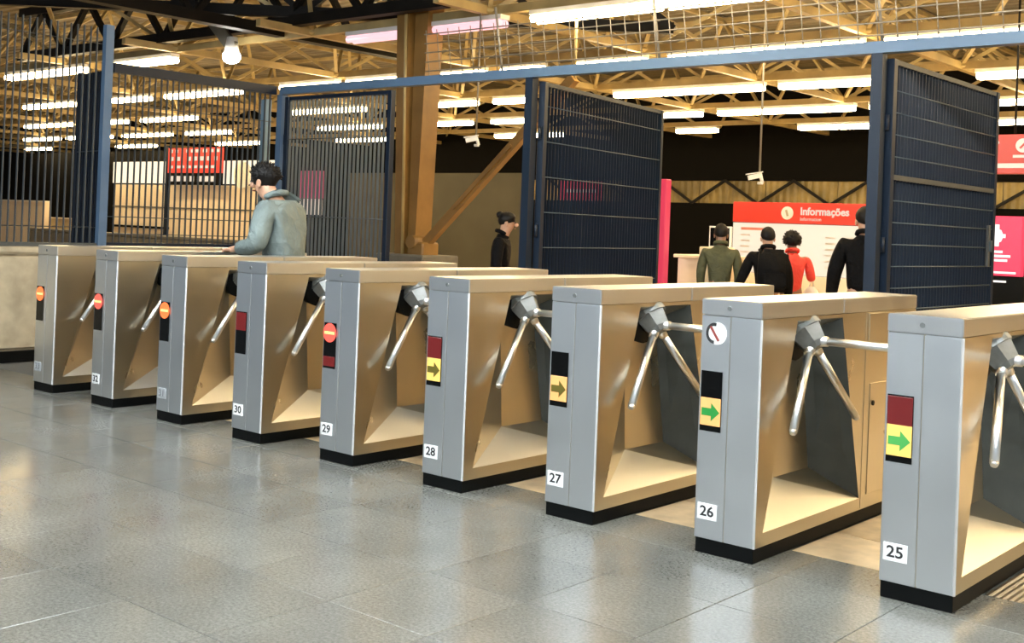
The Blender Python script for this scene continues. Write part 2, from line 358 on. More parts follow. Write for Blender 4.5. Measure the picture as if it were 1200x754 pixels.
def hub_me():
    ax = Vector((math.cos(TAU),0,-math.sin(TAU))); bm = bmesh.new()
    for r0, r1, a, b, n in ((.092,.092,-.14,-.05,20),(.088,.068,-.05,.025,6),(.068,.045,.025,.05,6)):
        m = tube_me('x', HUB+ax*a, HUB+ax*b, r0, None, n, r1, smooth=False); bm.from_mesh(m); bpy.data.meshes.remove(m)
    return bm_mesh('hub', bm, HUBM)
def arm_me(i):
    d = list(arm_dirs())[i]; bm = bmesh.new()
    for a, b, r0, r1 in ((.03,ARM-.02,.0195,.0195),(ARM-.02,ARM-.004,.0195,.014),(.03,.085,.027,.024)):
        m = tube_me('x', HUB+d*a, HUB+d*b, r0, None, 14, r1); bm.from_mesh(m); bpy.data.meshes.remove(m)
    me = bm_mesh('arm', bm, CHROME)
    for p in me.polygons: p.use_smooth = len(p.vertices) == 4
    return me
STATE = {25:('dark','yel','grb','white'),26:('blk','org','grn','white'),27:('blk','org','olv','white'),28:('dark','yel','olv','white'),29:('disc','darklow',None,'white'),30:('dark',None,None,'white'),31:('ored',None,None,'grey'),32:('red',None,None,'white'),33:('ored',None,None,'grey')}
LAB = {25:'brushed steel turnstile numbered 25 with bright green arrow on yellow, nearest of the row',26:'brushed steel turnstile numbered 26 with round sticker above its green arrow display',
 27:'brushed steel turnstile numbered 27 with olive arrow on orange below black screen',28:'brushed steel turnstile numbered 28 with dark red lamp over yellow arrow',
 29:'brushed steel turnstile numbered 29 with round glowing red stop sign',30:'brushed steel turnstile numbered 30 with unlit dark red display',
 31:'steel turnstile between machines 30 and 32 with glowing orange-red stop light',32:'steel turnstile with pinkish red stop light, next to last on the left',33:'steel turnstile farthest left in the row, beside the concrete parapet'}
def turnstile(num):
    i = num-25; r = empty('turnstile', (-i*s,0,0)); tag(r, LAB[num], 'turnstile', 'row of tripod turnstiles')
    part('kick_base', 'kick', lambda: box_me('kick_base', (.006,.004,0), (W-.006,L,.070), BLACK, .003), r)
    part('body', 'body', body_me, r)
    part('recess_floor', 'rf', rec_floor, r); part('recess_floor_shade', 'rfo', rec_shade, r); part('recess_panel', 'rd', rec_dark, r)
    part('front_panel', 'fp1', lambda: box_me('front_panel', (.002,-.001,.070), (.1515,.010,1.103), STEEL, .002), r)
    part('front_panel', 'fp2', lambda: box_me('front_panel', (.1555,-.001,.070), (W-.001,.010,1.103), STEEL, .004, 2), r)
    part('corner_glint', 'ctr', lambda: beam_me('corner_glint', (W-.002,.0,.072), (W-.002,.0,1.102), .010, .010, EDGE_GLINT, up=(1,1,0)), r)  # added strip standing in for the bright glint of the bevelled edge
    cap = part('top_cap', 'cap', lambda: box_me('top_cap', (0,-.003,1.105), (W,.848,H), STEEL_CAP, .004, 2), r)
    part('rear_cap', 'rcap', lambda: box_me('rear_cap', (-.001,.852,1.105), (W+.001,L+.002,H), STEEL_CAP, .004, 2), r)
    part('screw', 'screw', lambda: disc_me('screw', (.147,-.003,1.141), .011, HUBM, 12, .003), cap)
    # rear cabinet side skin with doors
    part('rear_panel', 'rp', lambda: box_me('rear_panel', (W-.004,1.135,.075), (W,L-.004,1.100), STEEL_BODY, .001), r)
    part('upper_door', 'ud', lambda: box_me('upper_door', (W-.002,1.165,.935), (W+.004,1.44,1.095), STEEL_BODY, .0015), r)
    ld = part('lower_door', 'ld', lambda: box_me('lower_door', (W-.002,1.20,.140), (W+.004,1.72,.725), STEEL_BODY, .0015), r)
    part('lock', 'lock', lambda: tube_me('lock', (W+.003,1.235,.62), (W+.010,1.235,.62), .014, BLACK, 12), ld)
    # tripod
    part('hub_housing', 'hh', lambda: tube_me('hub_housing', (W-.19,.53,1.02), (W-.075,.53,1.0), .125, BLACK, 20), r)
    hub = part('hub', 'hub', hub_me, r)
    for k in range(3): part('arm', f'arm{k}', lambda k=k: arm_me(k), hub)
    # display
    st = STATE[num]
    d = part('display', 'disp', lambda: box_me('display', (.008,-.0045,.563), (.126,.004,.850), BLACKG, .004, 2), r)
    def lampbox(n, m, z0, z1, key): return part(n, key, lambda: box_me(n, (.014,-.0065,z0), (.120,-.0035,z1), m, .001), d)
    if st[0] == 'dark': lampbox('upper_lamp', D_RED, .722, .840, 'ulr')
    if st[0] in ('disc','ored','red'):
        m = {'disc':D_REDON,'ored':D_REDO,'red':D_REDON}[st[0]]
        part('stop_light', 'sl'+st[0], lambda: disc_me('stop_light', (.067,-.0045,.785), .058, m, 28, .004), d)
        part('stop_bar', 'sb', lambda: box_me('stop_bar', (.022,-.0105,.776), (.112,-.0075,.793), Y_BAR), d)
    if st[1] in ('yel','org'):
        lampbox('arrow_lamp', D_YEL if st[1] == 'yel' else D_ORG, .594, .722, 'al'+st[1])
        a = {'grn':A_GRN,'olv':A_OLV,'grb':A_GRB}[st[2]]
        part('arrow', 'ar'+st[2], lambda: arrow_me(a), d, (.068,-.0062,.657))
    if st[1] == 'darklow': lampbox('lower_lamp', D_RED, .58, .64, 'lld')
    # number plate
    p = part('number_plate', 'np'+st[3], lambda: box_me('number_plate', (.016,-.0035,.158), (.118,.004,.232), PLATE if st[3] == 'white' else PLATEG, .001), r)
    text('number', str(num), .066, INK if st[3] == 'white' else plain('faded_ink', (.16,.17,.18), .6), (.067,-.0042,.195), p, bold=.0012, sx=1.12)
    if num == 26:
        k = part('sticker', 'stk', lambda: disc_me('sticker', (.084,-.001,1.022), .052, PLATE, 28, .002), r)
        ring_v, ring_f = [], []
        for j in range(19):
            a = math.radians(75 + j*10.8)
            for rr in (.034,.049): ring_v.append((.072+rr*math.cos(a)*.9, -.0045, 1.022+rr*math.sin(a)))
        for j in range(18): ring_f.append((2*j,2*j+1,2*j+3,2*j+2))
        link('sticker_ring', mesh('sticker_ring', ring_v, ring_f, INK), k)
        beam('sticker_slash', (.052,-.005,1.052), (.096,-.005,.988), .002, .012, plain('slash_brown', (.28,.05,.04), .5), k, up=(1,0,0))
    return r
for num in range(25, 34): turnstile(num)

# ------------------------------------------------------------------ concrete parapet left of the row
pa = empty('parapet', (-9.0,0,0)); tag(pa, 'stained beige concrete parapet at the far left end of the turnstiles', 'parapet')
box('concrete_body', (-.28,-1.6,.10), (.12,1.55,1.03), CONC, pa, .03, 2); box('coping', (-.30,-1.62,1.03), (.14,1.57,1.10), CONC, pa, .02, 2); box('dark_plinth', (-.30,-1.62,0), (.14,1.57,.10), BLACK, pa)

# ------------------------------------------------------------------ fences and gates of flat bars
def bar_panel(r, A, B, z0, z1, mat, pitch=.068, depth=.042, th=.006, rods=(), rod_side=0, rodm=None, name='bar'):
    """r root at origin of A (z=0); bars stand between A and B"""
    A, B = Vector(A), Vector(B); d = (B-A); Ln = d.length; d.normalize(); nrm = Vector((-d.y,d.x))
    n = int(Ln/pitch)
    V = []
    for zz in (z0, z1):
        for a, b in ((-1,-1),(1,-1),(1,1),(-1,1)):
            q = d*a*th/2 + nrm*b*depth/2; V.append((q.x,q.y,zz))
    me = mesh(name, V, [(3,2,1,0),(4,5,6,7),(0,1,5,4),(1,2,6,5),(2,3,7,6),(3,0,4,7)], mat)
    for k in range(1, n):
        p = d*(Ln*k/n); link(name, me, r, (p.x,p.y,0))
    for z in rods:
        off = nrm*(depth/2+.004)*rod_side
        tube('cross_rod', (off.x,off.y,z), (off.x+d.x*Ln,off.y+d.y*Ln,z), .0048, rodm or ROD, r, 6)
def frange(a, b, st):
    out = []
    while a < b: out.append(a); a += st
    return out
FX = -9.1
f1 = empty('fence', (FX,-1.4,0)); tag(f1, 'tall grey bar fence on top of the concrete parapet at far left', 'fence')
bar_panel(f1, (FX,-1.4), (FX,1.62), 1.12, 3.36, BARS, .0717, .026, .008, (1.3,3.2), 1, BARS)
box('bottom_rail', (-.02,0,1.10), (.02,3.02,1.14), BARS, f1); box('post', (-.035,3.03,0), (.035,3.12,3.40), BLUE, f1)
f2 = empty('fence', (FX,1.74,0)); tag(f2, 'bar fence with dark top rail between the tall blue post and the closed gate', 'fence')
bar_panel(f2, (FX,1.74), (FX,3.84), .10, 2.94, BARS, .0717, .026, .0075, (1.42,1.24,2.6), 1, BARS)
box('top_rail', (-.03,0,2.92), (.03,2.1,3.02), NAVY, f2); box('bottom_rail', (-.025,0,.07), (.025,2.1,.12), NAVY, f2); box('support_foot', (-.025,1.0,0), (.025,1.06,.07), NAVY, f2); box('middle_rail', (-.025,0,1.10), (.025,2.1,1.15), NAVY, f2)
f3 = empty('gate_leaf', (FX-.05,1.70,0)); tag(f3, 'dark narrow gate leaf folded back behind the tall blue post', 'gate')
bar_panel(f3, (FX-.05,1.70), (FX-.68,1.78), .10, 2.94, NAVY, .06, .042, .012, (.5,1.3,2.1), 1)
box('frame_post', (-.68,.05,0), (-.63,.11,2.96), NAVY, f3)

YB = 3.95
bmb = empty('blue_beam', (FX,YB,0)); tag(bmb, 'long blue steel beam running over all the open gates', 'beam')
box('beam', (0,-.05,2.93), (10.6,.05,3.02), BLUE, bmb)
for xx in (-9.1, -5.27, -1.775, .9): box('post', (xx-FX-.045,-.045,0), (xx-FX+.045,.045,2.93), BLUE if xx < -9 else NAVYL, bmb)
# wire guard above the beam
wg = empty('wire_guard', (-6.7,YB,3.02)); tag(wg, 'open wire mesh guard standing along the top of the blue beam', 'mesh guard')
WIRE = plain('galvanised_wire', (.26,.235,.19), .45, .4)
for k in range(5): tube('long_wire', (0,-.03-.01*k,.05+.095*k), (8.2,-.03-.01*k,.05+.095*k), .0065, WIRE, wg, 6)
vw = tube_me('cross_wire', (0,-.02,0), (-.02,-.08,.47), .005, WIRE, 6)
for k in range(52): link('cross_wire', vw, wg, (.05+k*.157,0,0))
vp = tube_me('upright', (0,-.01,0), (-.05,-.09,.62), .013, WIRE, 8)
for xx in (1.05, 2.9, 4.95, 6.9): link('upright', vp, wg, (xx,0,0))

def gate(A, B, label, h=2.90, mid=None, lock=False, side=1, stile=.06, mat=None, rods=True, rodst=.172, dep=.036):
    mat = mat or NAVY
    A, B = Vector(A), Vector(B); d = B-A; Ln = d.length; d.normalize(); ang = math.atan2(d.y, d.x)
    r = empty('gate', (A.x,A.y,0), ang); tag(r, label, 'gate', 'open emergency gates of navy flat bars')
    bar_panel(r, (0,0), (Ln,0), .12, h-.02, mat, .066, dep, .006, [z for z in frange(.25,h-.1,rodst)] if rods else (.6,1.5,2.4), side, rodm=None if rods else mat)
    box('stile', (-.01,-.035,.08), (stile,.035,h), NAVY, r, .004); box('stile', (Ln-stile,-.035,.08), (Ln,.035,h), NAVY, r, .004)
    box('top_rail', (stile,-.025,h-.04), (Ln-stile,.025,h), NAVY, r); box('bottom_rail', (stile,-.025,.08), (Ln-stile,.025,.13), NAVY, r)
    if mid: box('middle_rail', (stile,-.03,mid-.02), (Ln-stile,.03,mid+.02), BARS, r)
    if lock:
        lk = box('lock_plate', (Ln-.22,-.055,1.28), (Ln-.17,-.03,1.66), BARS, r, .004); box('latch', (Ln-.215,-.075,1.42), (Ln-.175,-.055,1.52), ROD, lk, .004)
    for z in (.5, 1.45, 2.4): tube('hinge', (-.03,0,z-.06), (-.03,0,z+.06), .018, NAVY, r, 8)
    return r
gate((-9.0,YB), (-7.2,YB), 'closed grey-navy bar gate behind the person in the grey-teal jacket', side=-1, mat=GBAR, rods=False)
gate((-5.205,YB+.09), (-5.60,6.74), 'open navy bar gate in the middle, beside the red totem', side=-1, rodst=.345, dep=.030)
gate((-1.72,YB+.09), (-1.69,6.42), 'open dark navy bar gate on the right, nearly solid from this side', mid=1.98, lock=True, side=-1)
p = tag(box('fence_post', (-12.15,5.95,0), (-12.03,6.05,3.22), BLUEPALE), 'pale blue square post just behind the fence corner', 'post')

# ------------------------------------------------------------------ brown steel pillar with brace
pl = empty('steel_pillar', (-9.35,6.5,0)); tag(pl, 'brown-painted steel pillar of two tapered legs with a slanting brace', 'pillar')
box('pedestal', (-.42,-.35,0), (.50,.35,1.05), CONC2, pl, .02)
beam('leg', (-.13,-.06,1.0), (-.24,-.08,5.7), .14, .26, PILL, pl, up=(0,1,0), w1=.26)
beam('leg', (.05,.02,1.0), (.10,.02,5.7), .13, .30, PILL, pl, up=(0,1,0), w1=.30)
tube('pin', (.10,-.2,1.22), (.10,.2,1.22), .09, PILL, pl, 14)
box('shoe', (.0,-.16,1.02), (.30,.16,1.22), PILL, pl, .02)
BX = -6.72+9.35
beam('brace', (.18,0,1.18), (BX,0,3.32), .12, .10, PILL, pl, up=(0,1,0)); tube('hanger', (BX,0,3.28), (BX,0,4.22), .018, OCHRE, pl, 8)
beam('brace_flange', (.75,-.06,1.69), (1.7,-.06,2.51), .05, .03, PILL, pl, up=(0,1,0))
link('conduit', tube_me('conduit', (-.05,-.19,1.0), (-.17,-.22,5.6), .022, OCHRE, 8), pl)

# ------------------------------------------------------------------ signs, counters, cameras
def cam_cctv(loc, top, label, face=-1):
    r = empty('security_camera', loc); tag(r, label, 'camera')
    tube('rod', (0,0,.05), (0,0,top), .012, WIRE, r, 8)
    b = beam('camera_body', (-.10,-.085,-.01), (.02,.015,.03), .055, .055, WHITE, r); beam('sun_hood', (-.12,-.10,.03), (.025,.02,.065), .07, .012, WHITE, b)
    tube('bracket', (0,0,.05), (.03,.02,-.06), .02, WHITE, r, 8); box('bracket_foot', (-.02,-.02,-.08), (.04,.03,-.05), WHITE, r, .006)
cam_cctv((-4.6,7.31,2.155), 2.05, 'white security camera hanging above the information board')
cam_cctv((-8.15,6.33,2.57), 1.635, 'white security camera hanging beside the brown pillar')

ib = empty('information_board', (-5.86,9.0,0)); tag(ib, 'wide white information board with red header reading Informações', 'board')
box('header', (0,-.06,1.655), (2.35,.06,1.925), RED, ib, .005); box('panel', (0,-.04,1.0), (2.35,.04,1.65), emis('glowing_paper', (.95,.88,.74), 0.27), ib)  # panel paper given its own glow to lift it to creamy white
box('lower_panel', (0,-.03,0), (2.35,.03,.995), CREAM, ib)
link('icon', disc_me('icon', (.79,-.06,1.79), .085, WHITE, 24, .004), ib); beam('icon_mark', (.80,-.067,1.75), (.775,-.067,1.83), .004, .03, plain('icon_grey', (.45,.40,.30), .5), ib, up=(1,0,0))
LW = emis('sign_white', (.95,.88,.80), 0.210)
text('header_text', 'Informações', .135, LW, (.97,-.062,1.812), ib, align='LEFT', sx=.98, bold=.004); text('header_subtext', 'Information', .062, LW, (.97,-.062,1.715), ib, align='LEFT')
PR = plain('print_red', (.60,.22,.16), .6); PG = plain('print_grey', (.55,.50,.42), .6)
box('print_heading', (.12,-.043,1.555), (.55,-.0405,1.590), PR, ib)
for cxx in (.12, .42, 1.32, 1.60):
    for k in range(6):
        if cxx == 1.60 and k > 0: break
        box('print_line', (cxx,-.043,1.48-.075*k), (cxx+.13,-.0405,1.50-.075*k), PG, ib)

tt = empty('red_totem', (-6.36,7.3,0)); tag(tt, 'tall magenta-red advertising totem behind the middle gate', 'totem')
TRED = emis('totem_red', (.85,.05,.12), 0.231)
box('totem_panel', (0,-.06,.06), (.54,.06,2.13), TRED, tt, .01); box('totem_base', (-.05,-.15,0), (.59,.15,.06), BLACK, tt)
for a, b, c_, d_ in ((.12,1.1,.20,1.75),(.33,.62,.42,.70),(.30,1.0,.36,1.5)): box('totem_print', (a,-.064,b), (c_,-.059,d_), LW, tt)

ad = empty('advertising_screen', (-2.28,8.0,0)); tag(ad, 'glowing pink-red advertising screen on a black stand at right edge', 'screen')
box('stand', (-.02,-.05,0), (.44,.08,1.16), BLACK, ad, .01); box('screen', (-.02,-.07,1.16), (.41,.04,1.79), emis('screen_red', (.88,.05,.12), 0.357), ad, .008)
SW = emis('screen_white', (1,.95,.95), 0.420)
link('graphic', disc_me('graphic', (.14,-.07,1.58), .085, SW, 8, .004), ad); box('graphic_band', (.10,-.074,1.47), (.18,-.069,1.70), SW, ad, .002); box('graphic_crown', (.215,-.074,1.56), (.245,-.069,1.60), SW, ad)
for k, (a, b) in enumerate(((.10,.22),(.09,.30),(.10,.27))): box('print_line', (a,-.074,1.40-.045*k), (b,-.069,1.425-.045*k), SW, ad)
box('white_strip', (.05,-.074,1.185), (.36,-.069,1.205), SW, ad); box('stand_badge', (.13,-.056,1.09), (.26,-.049,1.11), SW, ad)

hs = empty('hanging_sign', (-2.26,8.2,2.25)); tag(hs, 'red hanging sign with white round symbol at the right edge', 'sign')
SR = emis('hanging_sign_red', (.80,.10,.07), 0.189)
box('sign_panel', (0,-.05,0), (1.3,.05,.42), SR, hs, .005); link('symbol', disc_me('symbol', (.30,-.05,.30), .075, LW, 20, .004), hs); beam('symbol_arrow', (.27,-.057,.27), (.33,-.057,.33), .004, .022, SR, hs, up=(1,0,0))
box('print_line', (.20,-.054,.17), (.42,-.049,.20), LW, hs); box('print_line', (.03,-.054,.06), (.40,-.049,.11), LW, hs); link('symbol', disc_me('symbol', (.035,-.05,.335), .02, LW, 12, .004), hs)
for xx in (.2, 1.1): tube('hanger', (xx,0,.42), (xx,0,1.9), .012, DARKST, hs, 6)

ct = empty('service_counter', (-5.75,7.45,0)); tag(ct, 'beige service counter left of the information board', 'counter')
box('counter_body', (0,0,0), (.72,.5,1.18), CREAM, ct, .01); box('counter_top', (-.04,-.04,1.18), (.76,.54,1.22), CREAM, ct, .006); box('side_cabinet', (.48,-.30,0), (.80,-.02,1.33), CREAM, ct, .01)
mo = empty('monitor', (-5.35,7.6,1.22)); tag(mo, 'small white-framed monitor on the beige counter', 'monitor')
box('monitor_stand', (.08,-.01,0), (.12,.03,.12), WHITE, mo); box('monitor_foot', (.0,-.06,0), (.2,.08,.015), WHITE, mo); box('monitor_frame', (-.05,-.02,.10), (.25,.02,.36), WHITE, mo, .005); box('monitor_screen', (-.03,-.024,.12), (.23,-.018,.34), BLACKG, mo)

s2 = empty('red_notice', (-9.2,10.0,0)); tag(s2, 'small red notice glimpsed through the bars of the middle gate', 'sign')
box('notice_panel', (-.42,-.03,1.94), (.42,.03,2.24), TRED, s2); tube('notice_post', (0,.04,0), (0,.04,2.2), .03, NAVY, s2, 8); box('print_line', (-.3,-.034,2.06), (.3,-.029,2.11), LW, s2)
s3 = empty('pink_poster', (-14.6,9.0,0)); tag(s3, 'pinkish poster glimpsed through the bars of the closed gate', 'poster')
box('poster_panel', (-.30,-.03,1.85), (.30,.03,2.35), emis('poster_pink', (.75,.12,.25), .2), s3); tube('poster_post', (0,.04,0), (0,.04,2.2), .03, NAVY, s3, 8); box('poster_foot', (-.3,-.02,1.55), (.3,.02,1.84), LW, s3)
# left background: cream booth, red sign, disc, low walls
FASC = emis('glowing_fascia', (.95,.86,.66), .42)  # fascia panels give off a cream glow of their own
bo = empty('ticket_booth', (-32.12,15.4,0)); tag(bo, 'long cream ticket booth behind the bar fence on the left', 'booth')
BW = 8.491/6
for k in range(6):
    box('wall_panel', (k*BW+.01,0,0), ((k+1)*BW-.01,.2,2.34), CREAM, bo); box('fascia_panel', (k*BW+.005,-.06,2.38), ((k+1)*BW-.005,.2,3.05), FASC, bo)
box('dark_joint', (0,.02,2.32), (8.49,.15,2.40), DKWALL, bo); box('counter_rail', (0,-.10,.98), (3.2,0,1.05), DKWALL, bo); box('counter_rail', (0,-.08,.62), (8.49,0,.70), DKWALL, bo); box('counter_rail', (0,-.03,1.62), (8.49,0,1.66), CONC2, bo)
ls = empty('red_sign', (-28.58,15.1,0)); tag(ls, 'red sign with white lettering rows on a dark pole behind the fence', 'sign')
box('pole', (-.12,-.05,0), (.0,.05,3.5), NAVY, ls); box('sign_panel', (0,-.05,2.68), (2.65,.05,3.42), emis('kiosk_red', (.85,.06,.03), 0.30), ls); box('lower_strip', (0,-.05,2.33), (2.65,.05,2.68), DKWALL, ls)
random.seed(3)
for row, (z, hh, m) in enumerate(((3.28,.09,LW),(3.04,.12,LW),(2.82,.08,LW),(2.43,.16,LW))):
    x = .12
    while x < 2.45:
        ww = random.uniform(.08,.24)
        if not (row < 2 and .5 < x < .75): box('print_mark', (x,-.056,z), (x+ww,-.049,z+hh), m, ls)
        x += ww + random.uniform(.09,.17)
cd_ = link('cream_disc', disc_me('cream_disc', (-25.19,15.3,2.63), .38, CREAMW, 28, .06)); tag(cd_, 'round cream disc sign beside the red kiosk sign', 'sign')
w1 = empty('low_wall', (-37.5,14,0)); tag(w1, 'cream low counter wall seen through the far left bars', 'wall'); box('wall_slab', (0,0,0), (3.5,.25,1.68), CREAM, w1); box('wall_cap', (-.02,-.02,1.68), (3.52,.27,1.72), CREAMW, w1)
w2 = empty('low_wall', (-33.9,14.2,0)); tag(w2, 'lower ochre counter wall beside the dark opening at left', 'wall'); box('wall_slab', (0,0,0), (2.2,.25,1.16), plain('ochre_panel', (.55,.42,.22), .5), w2); box('wall_cap', (-.02,-.02,1.16), (2.22,.27,1.2), CREAM, w2)
br_ = empty('barrier', (-26,9.5,0)); tag(br_, 'grey concrete barrier behind the far left fence', 'barrier'); box('barrier_body', (0,0,0), (9,.3,.92), CONC2, br_, .02); box('barrier_cap', (-.02,-.03,.92), (9.02,.33,.98), CONC2, br_, .01)
bd = tag(box('dark_backdrop', (-46,17.6,0), (-32.4,17.8,3.6), DKWALL), 'dark partition for the unlit opening beside the cream booth on the left', 'backdrop')  # dark sheet filling in the unlit distance left of the booth

# ------------------------------------------------------------------ people
def skin(name, pts, edges, mat, parent, root=0, sub=2, flip=None):
    me = bpy.data.meshes.new(name); me.from_pydata([p[0] for p in pts], edges, []); me.update()
    o = bpy.data.objects.new(name, me); COL.objects.link(o)
    md = o.modifiers.new('skin', 'SKIN'); md.use_smooth_shade = True; md.branch_smoothing = .4
    sv = me.skin_vertices[0].data
    for k, p in enumerate(pts):
        rr = p[1]; sv[k].radius = rr if isinstance(rr, tuple) else (rr, rr); sv[k].use_root = k == root
    sb = o.modifiers.new('sub', 'SUBSURF'); sb.levels = sub; sb.render_levels = sub
    dg = bpy.context.evaluated_depsgraph_get(); m2 = bpy.data.meshes.new_from_object(o.evaluated_get(dg)); bpy.data.objects.remove(o)
    m2.name = name; m2.materials.clear(); m2.materials.append(mat)
    for p in m2.polygons: p.use_smooth = True
    return link(name, m2, parent)
SKIN = plain('skin_tone', (.50,.28,.18), .5, var=.08, scale=30); SKIN2 = plain('skin_tone_dark', (.25,.13,.08), .5, var=.08, scale=30); HAIR = plain('dark_hair', (.005,.004,.0035), .6, spec=.25)
def person(loc, face, h, label, jacket, trousers, skinm=SKIN, lean=0.0, hands=None, head_turn=0, hairs='short', bulk=1.0, elbows=None, stride=.06, shoe=None, coat_len=.50, headdown=0, drop=.016, hump=0):
    """local frame: faces +Y, right hand +X; all lengths times h"""
    r = empty('person', loc, face); tag(r, label, 'person')
    def P(x,y,z):
        ly = y + lean*max(0, z-.52); return (x*h, ly*h, z*h)
    el = elbows or {1:(.15,.0,.64), -1:(-.15,.0,.64)}
    hd = hands or {1:(.155,.07,.49), -1:(-.155,.07,.49)}
    hx, hy = .0, .028 + headdown
    pts = [(P(0,0,.52),(.078*h,.062*h)),(P(0,0,.62),(.072*h,.058*h)),(P(0,-.005,.73),(.088*h,.064*h)),(P(0,0,.815),(.045*h,.042*h)),(P(0,.008+headdown*.5,.855-drop*.7),.034*h),(P(hx,hy-.006,.895-drop),(.036*h,.044*h)),(P(hx,hy,.935-drop),(.043*h,.054*h)),(P(hx,hy-.002,.972-drop),(.032*h,.042*h))]
    E = [(0,1),(1,2),(2,3),(3,4),(4,5),(5,6),(6,7)]
    for sd in (1,-1):
        k = len(pts); e, hnd = el[sd], hd[sd]
        wr = tuple(hnd); ev = Vector(e); hv = Vector(hnd); dr = (hv-ev).normalized(); sidev = Vector((1,0,0)) if abs(dr.x) < .8 else Vector((0,1,0))
        sidev = (sidev - dr*sidev.dot(dr)).normalized(); nv = dr.cross(sidev)
        pts += [(P(sd*.105,0,.80),.034*h),(P(*e),.026*h),(P(*wr),.017*h)]
        E += [(2,k),(k,k+1),(k+1,k+2)]
        palm = hv + dr*.032; pk = len(pts); pts.append((P(*palm),(.020*h,.010*h))); E.append((k+2,pk))
        for f, (o_, ln) in enumerate(((-.016,.036),(-.0055,.043),(.0055,.041),(.016,.032))):
            b = palm + dr*.020 + sidev*o_; c = b + dr*ln*.5 + nv*.004; t = b + dr*ln*.9 + nv*.013
            q = len(pts); pts += [(P(*b),.0058*h),(P(*c),.0052*h),(P(*t),.0042*h)]; E += [(pk,q),(q,q+1),(q+1,q+2)]
        b = palm - dr*.008 + sidev*(-.022)*1; t = b + dr*.028 - sidev*.012; q = len(pts); pts += [(P(*b),.0065*h),(P(*t),.005*h)]; E += [(pk,q),(q,q+1)]
    for sd in (1,-1):
        k = len(pts); st = stride*sd
        pts += [(P(sd*.052,0,.49),.056*h),(P(sd*.055,st*.5+.012,.27),.036*h),(P(sd*.055,st-.01,.045),.023*h),(P(sd*.058,st+.06,.022),(.026*h,.016*h))]
        E += [(0,k),(k,k+1),(k+1,k+2),(k+2,k+3)]
    skin('body', pts, E, skinm, r)
    # clothes
    j = [(P(0,0,coat_len),(.088*h*bulk,.070*h*bulk)),(P(0,0,.62),(.090*h*bulk,.072*h*bulk)),(P(0,-.008-hump*.3,.735),(.104*h*bulk,.076*h*bulk)),(P(0,-hump*.4,.805),(.070*h+hump*h*.6,.052*h+hump*h*.5)),(P(0,.006+headdown*.3,.846),(.046*h,.046*h))]
    JE = [(0,1),(1,2),(2,3),(3,4)]
    for sd in (1,-1):
        k = len(j); e, hnd = Vector(el[sd]), Vector(hd[sd]); cf = e.lerp(hnd, .93)
        j += [(P(sd*.108,-.002,.795),.045*h*bulk),(P(*Vector((sd*.108,0,.795)).lerp(e,.5)),.041*h*bulk),(P(*e),.037*h*bulk),(P(*cf),.027*h*bulk)]
        JE += [(2,k),(k,k+1),(k+1,k+2),(k+2,k+3)]
    skin('jacket', j, JE, jacket, r)
    cy_ = headdown*.4
    cz = [(P(.040,.030+cy_,.838),.013*h),(P(.040,-.012+cy_,.856),.015*h),(P(.022,-.040+cy_,.862),.015*h),(P(-.022,-.040+cy_,.862),.015*h),(P(-.040,-.012+cy_,.856),.015*h),(P(-.040,.030+cy_,.838),.013*h)]
    skin('collar', cz, [(0,1),(1,2),(2,3),(3,4),(4,5)], jacket, r, sub=1)
    t = [(P(0,0,.535),(.082*h,.066*h))]; TE = []
    for sd in (1,-1):
        k = len(t); st = stride*sd
        t += [(P(sd*.054,0,.47),.062*h),(P(sd*.056,st*.5+.010,.27),.046*h),(P(sd*.056,st-.01,.05),.036*h)]; TE += [(0,k),(k,k+1),(k+1,k+2)]
    skin('trousers', t, TE, trousers, r)
    for sd in (1,-1):
        st = stride*sd; b = P(sd*.057,st+.03,.0)
        me = ball_me('shoe', (b[0],b[1],.028*h), (.032*h,.078*h,.028*h), shoe or BLACK, 12, 8); link('shoe', me, r)
    # head details
    hc = Vector(P(hx,hy,.935-drop))
    he = empty('head_details', hc, head_turn, r) if False else r
    def hp(x,y,z): return (hc.x+x*h, hc.y+y*h, hc.z+z*h)
    for sd in (1,-1):
        link('ear', ball_me('ear', hp(sd*.044,-.004,-.012), (.007*h,.013*h,.019*h), skinm, 10, 8), r)
        link('eye', ball_me('eye', hp(sd*.018,.050,-.004), (.008*h,.005*h,.005*h), INK, 8, 6), r)
    link('nose', ball_me('nose', hp(0,.056,-.018), (.008*h,.014*h,.013*h), skinm, 10, 8), r)
    link('mouth', ball_me('mouth', hp(0,.047,-.041), (.014*h,.005*h,.004*h), plain('lips', (.30,.10,.08), .5), 10, 6), r)
    # hair: cap with ruffled surface
    bm = bmesh.new(); bmesh.ops.create_uvsphere(bm, u_segments=28, v_segments=18, radius=1)
    rad = {'short':(.049,.062,.060),'thick':(.055,.068,.062),'round':(.060,.066,.064),'bun':(.050,.062,.054)}[hairs]
    lowb = {'short':-.72,'thick':-.12,'round':-.9,'bun':-.8}[hairs]; lowf = {'short':.45,'thick':.25,'round':.40,'bun':.40}[hairs]
    for v in list(bm.verts):
        t_ = (v.co.y+1)/2; th = lowb + (lowf-lowb)*t_**1.2
        k_ = max(0, min(1, (v.co.z-th)/.25 + .5)); v.co *= .84 + .16*k_ + (random.uniform(-.025,.04) if k_ > .6 else 0)
    for v in bm.verts: v.co = Vector(hp(v.co.x*rad[0], -.006+v.co.y*rad[1], .012+v.co.z*rad[2]))
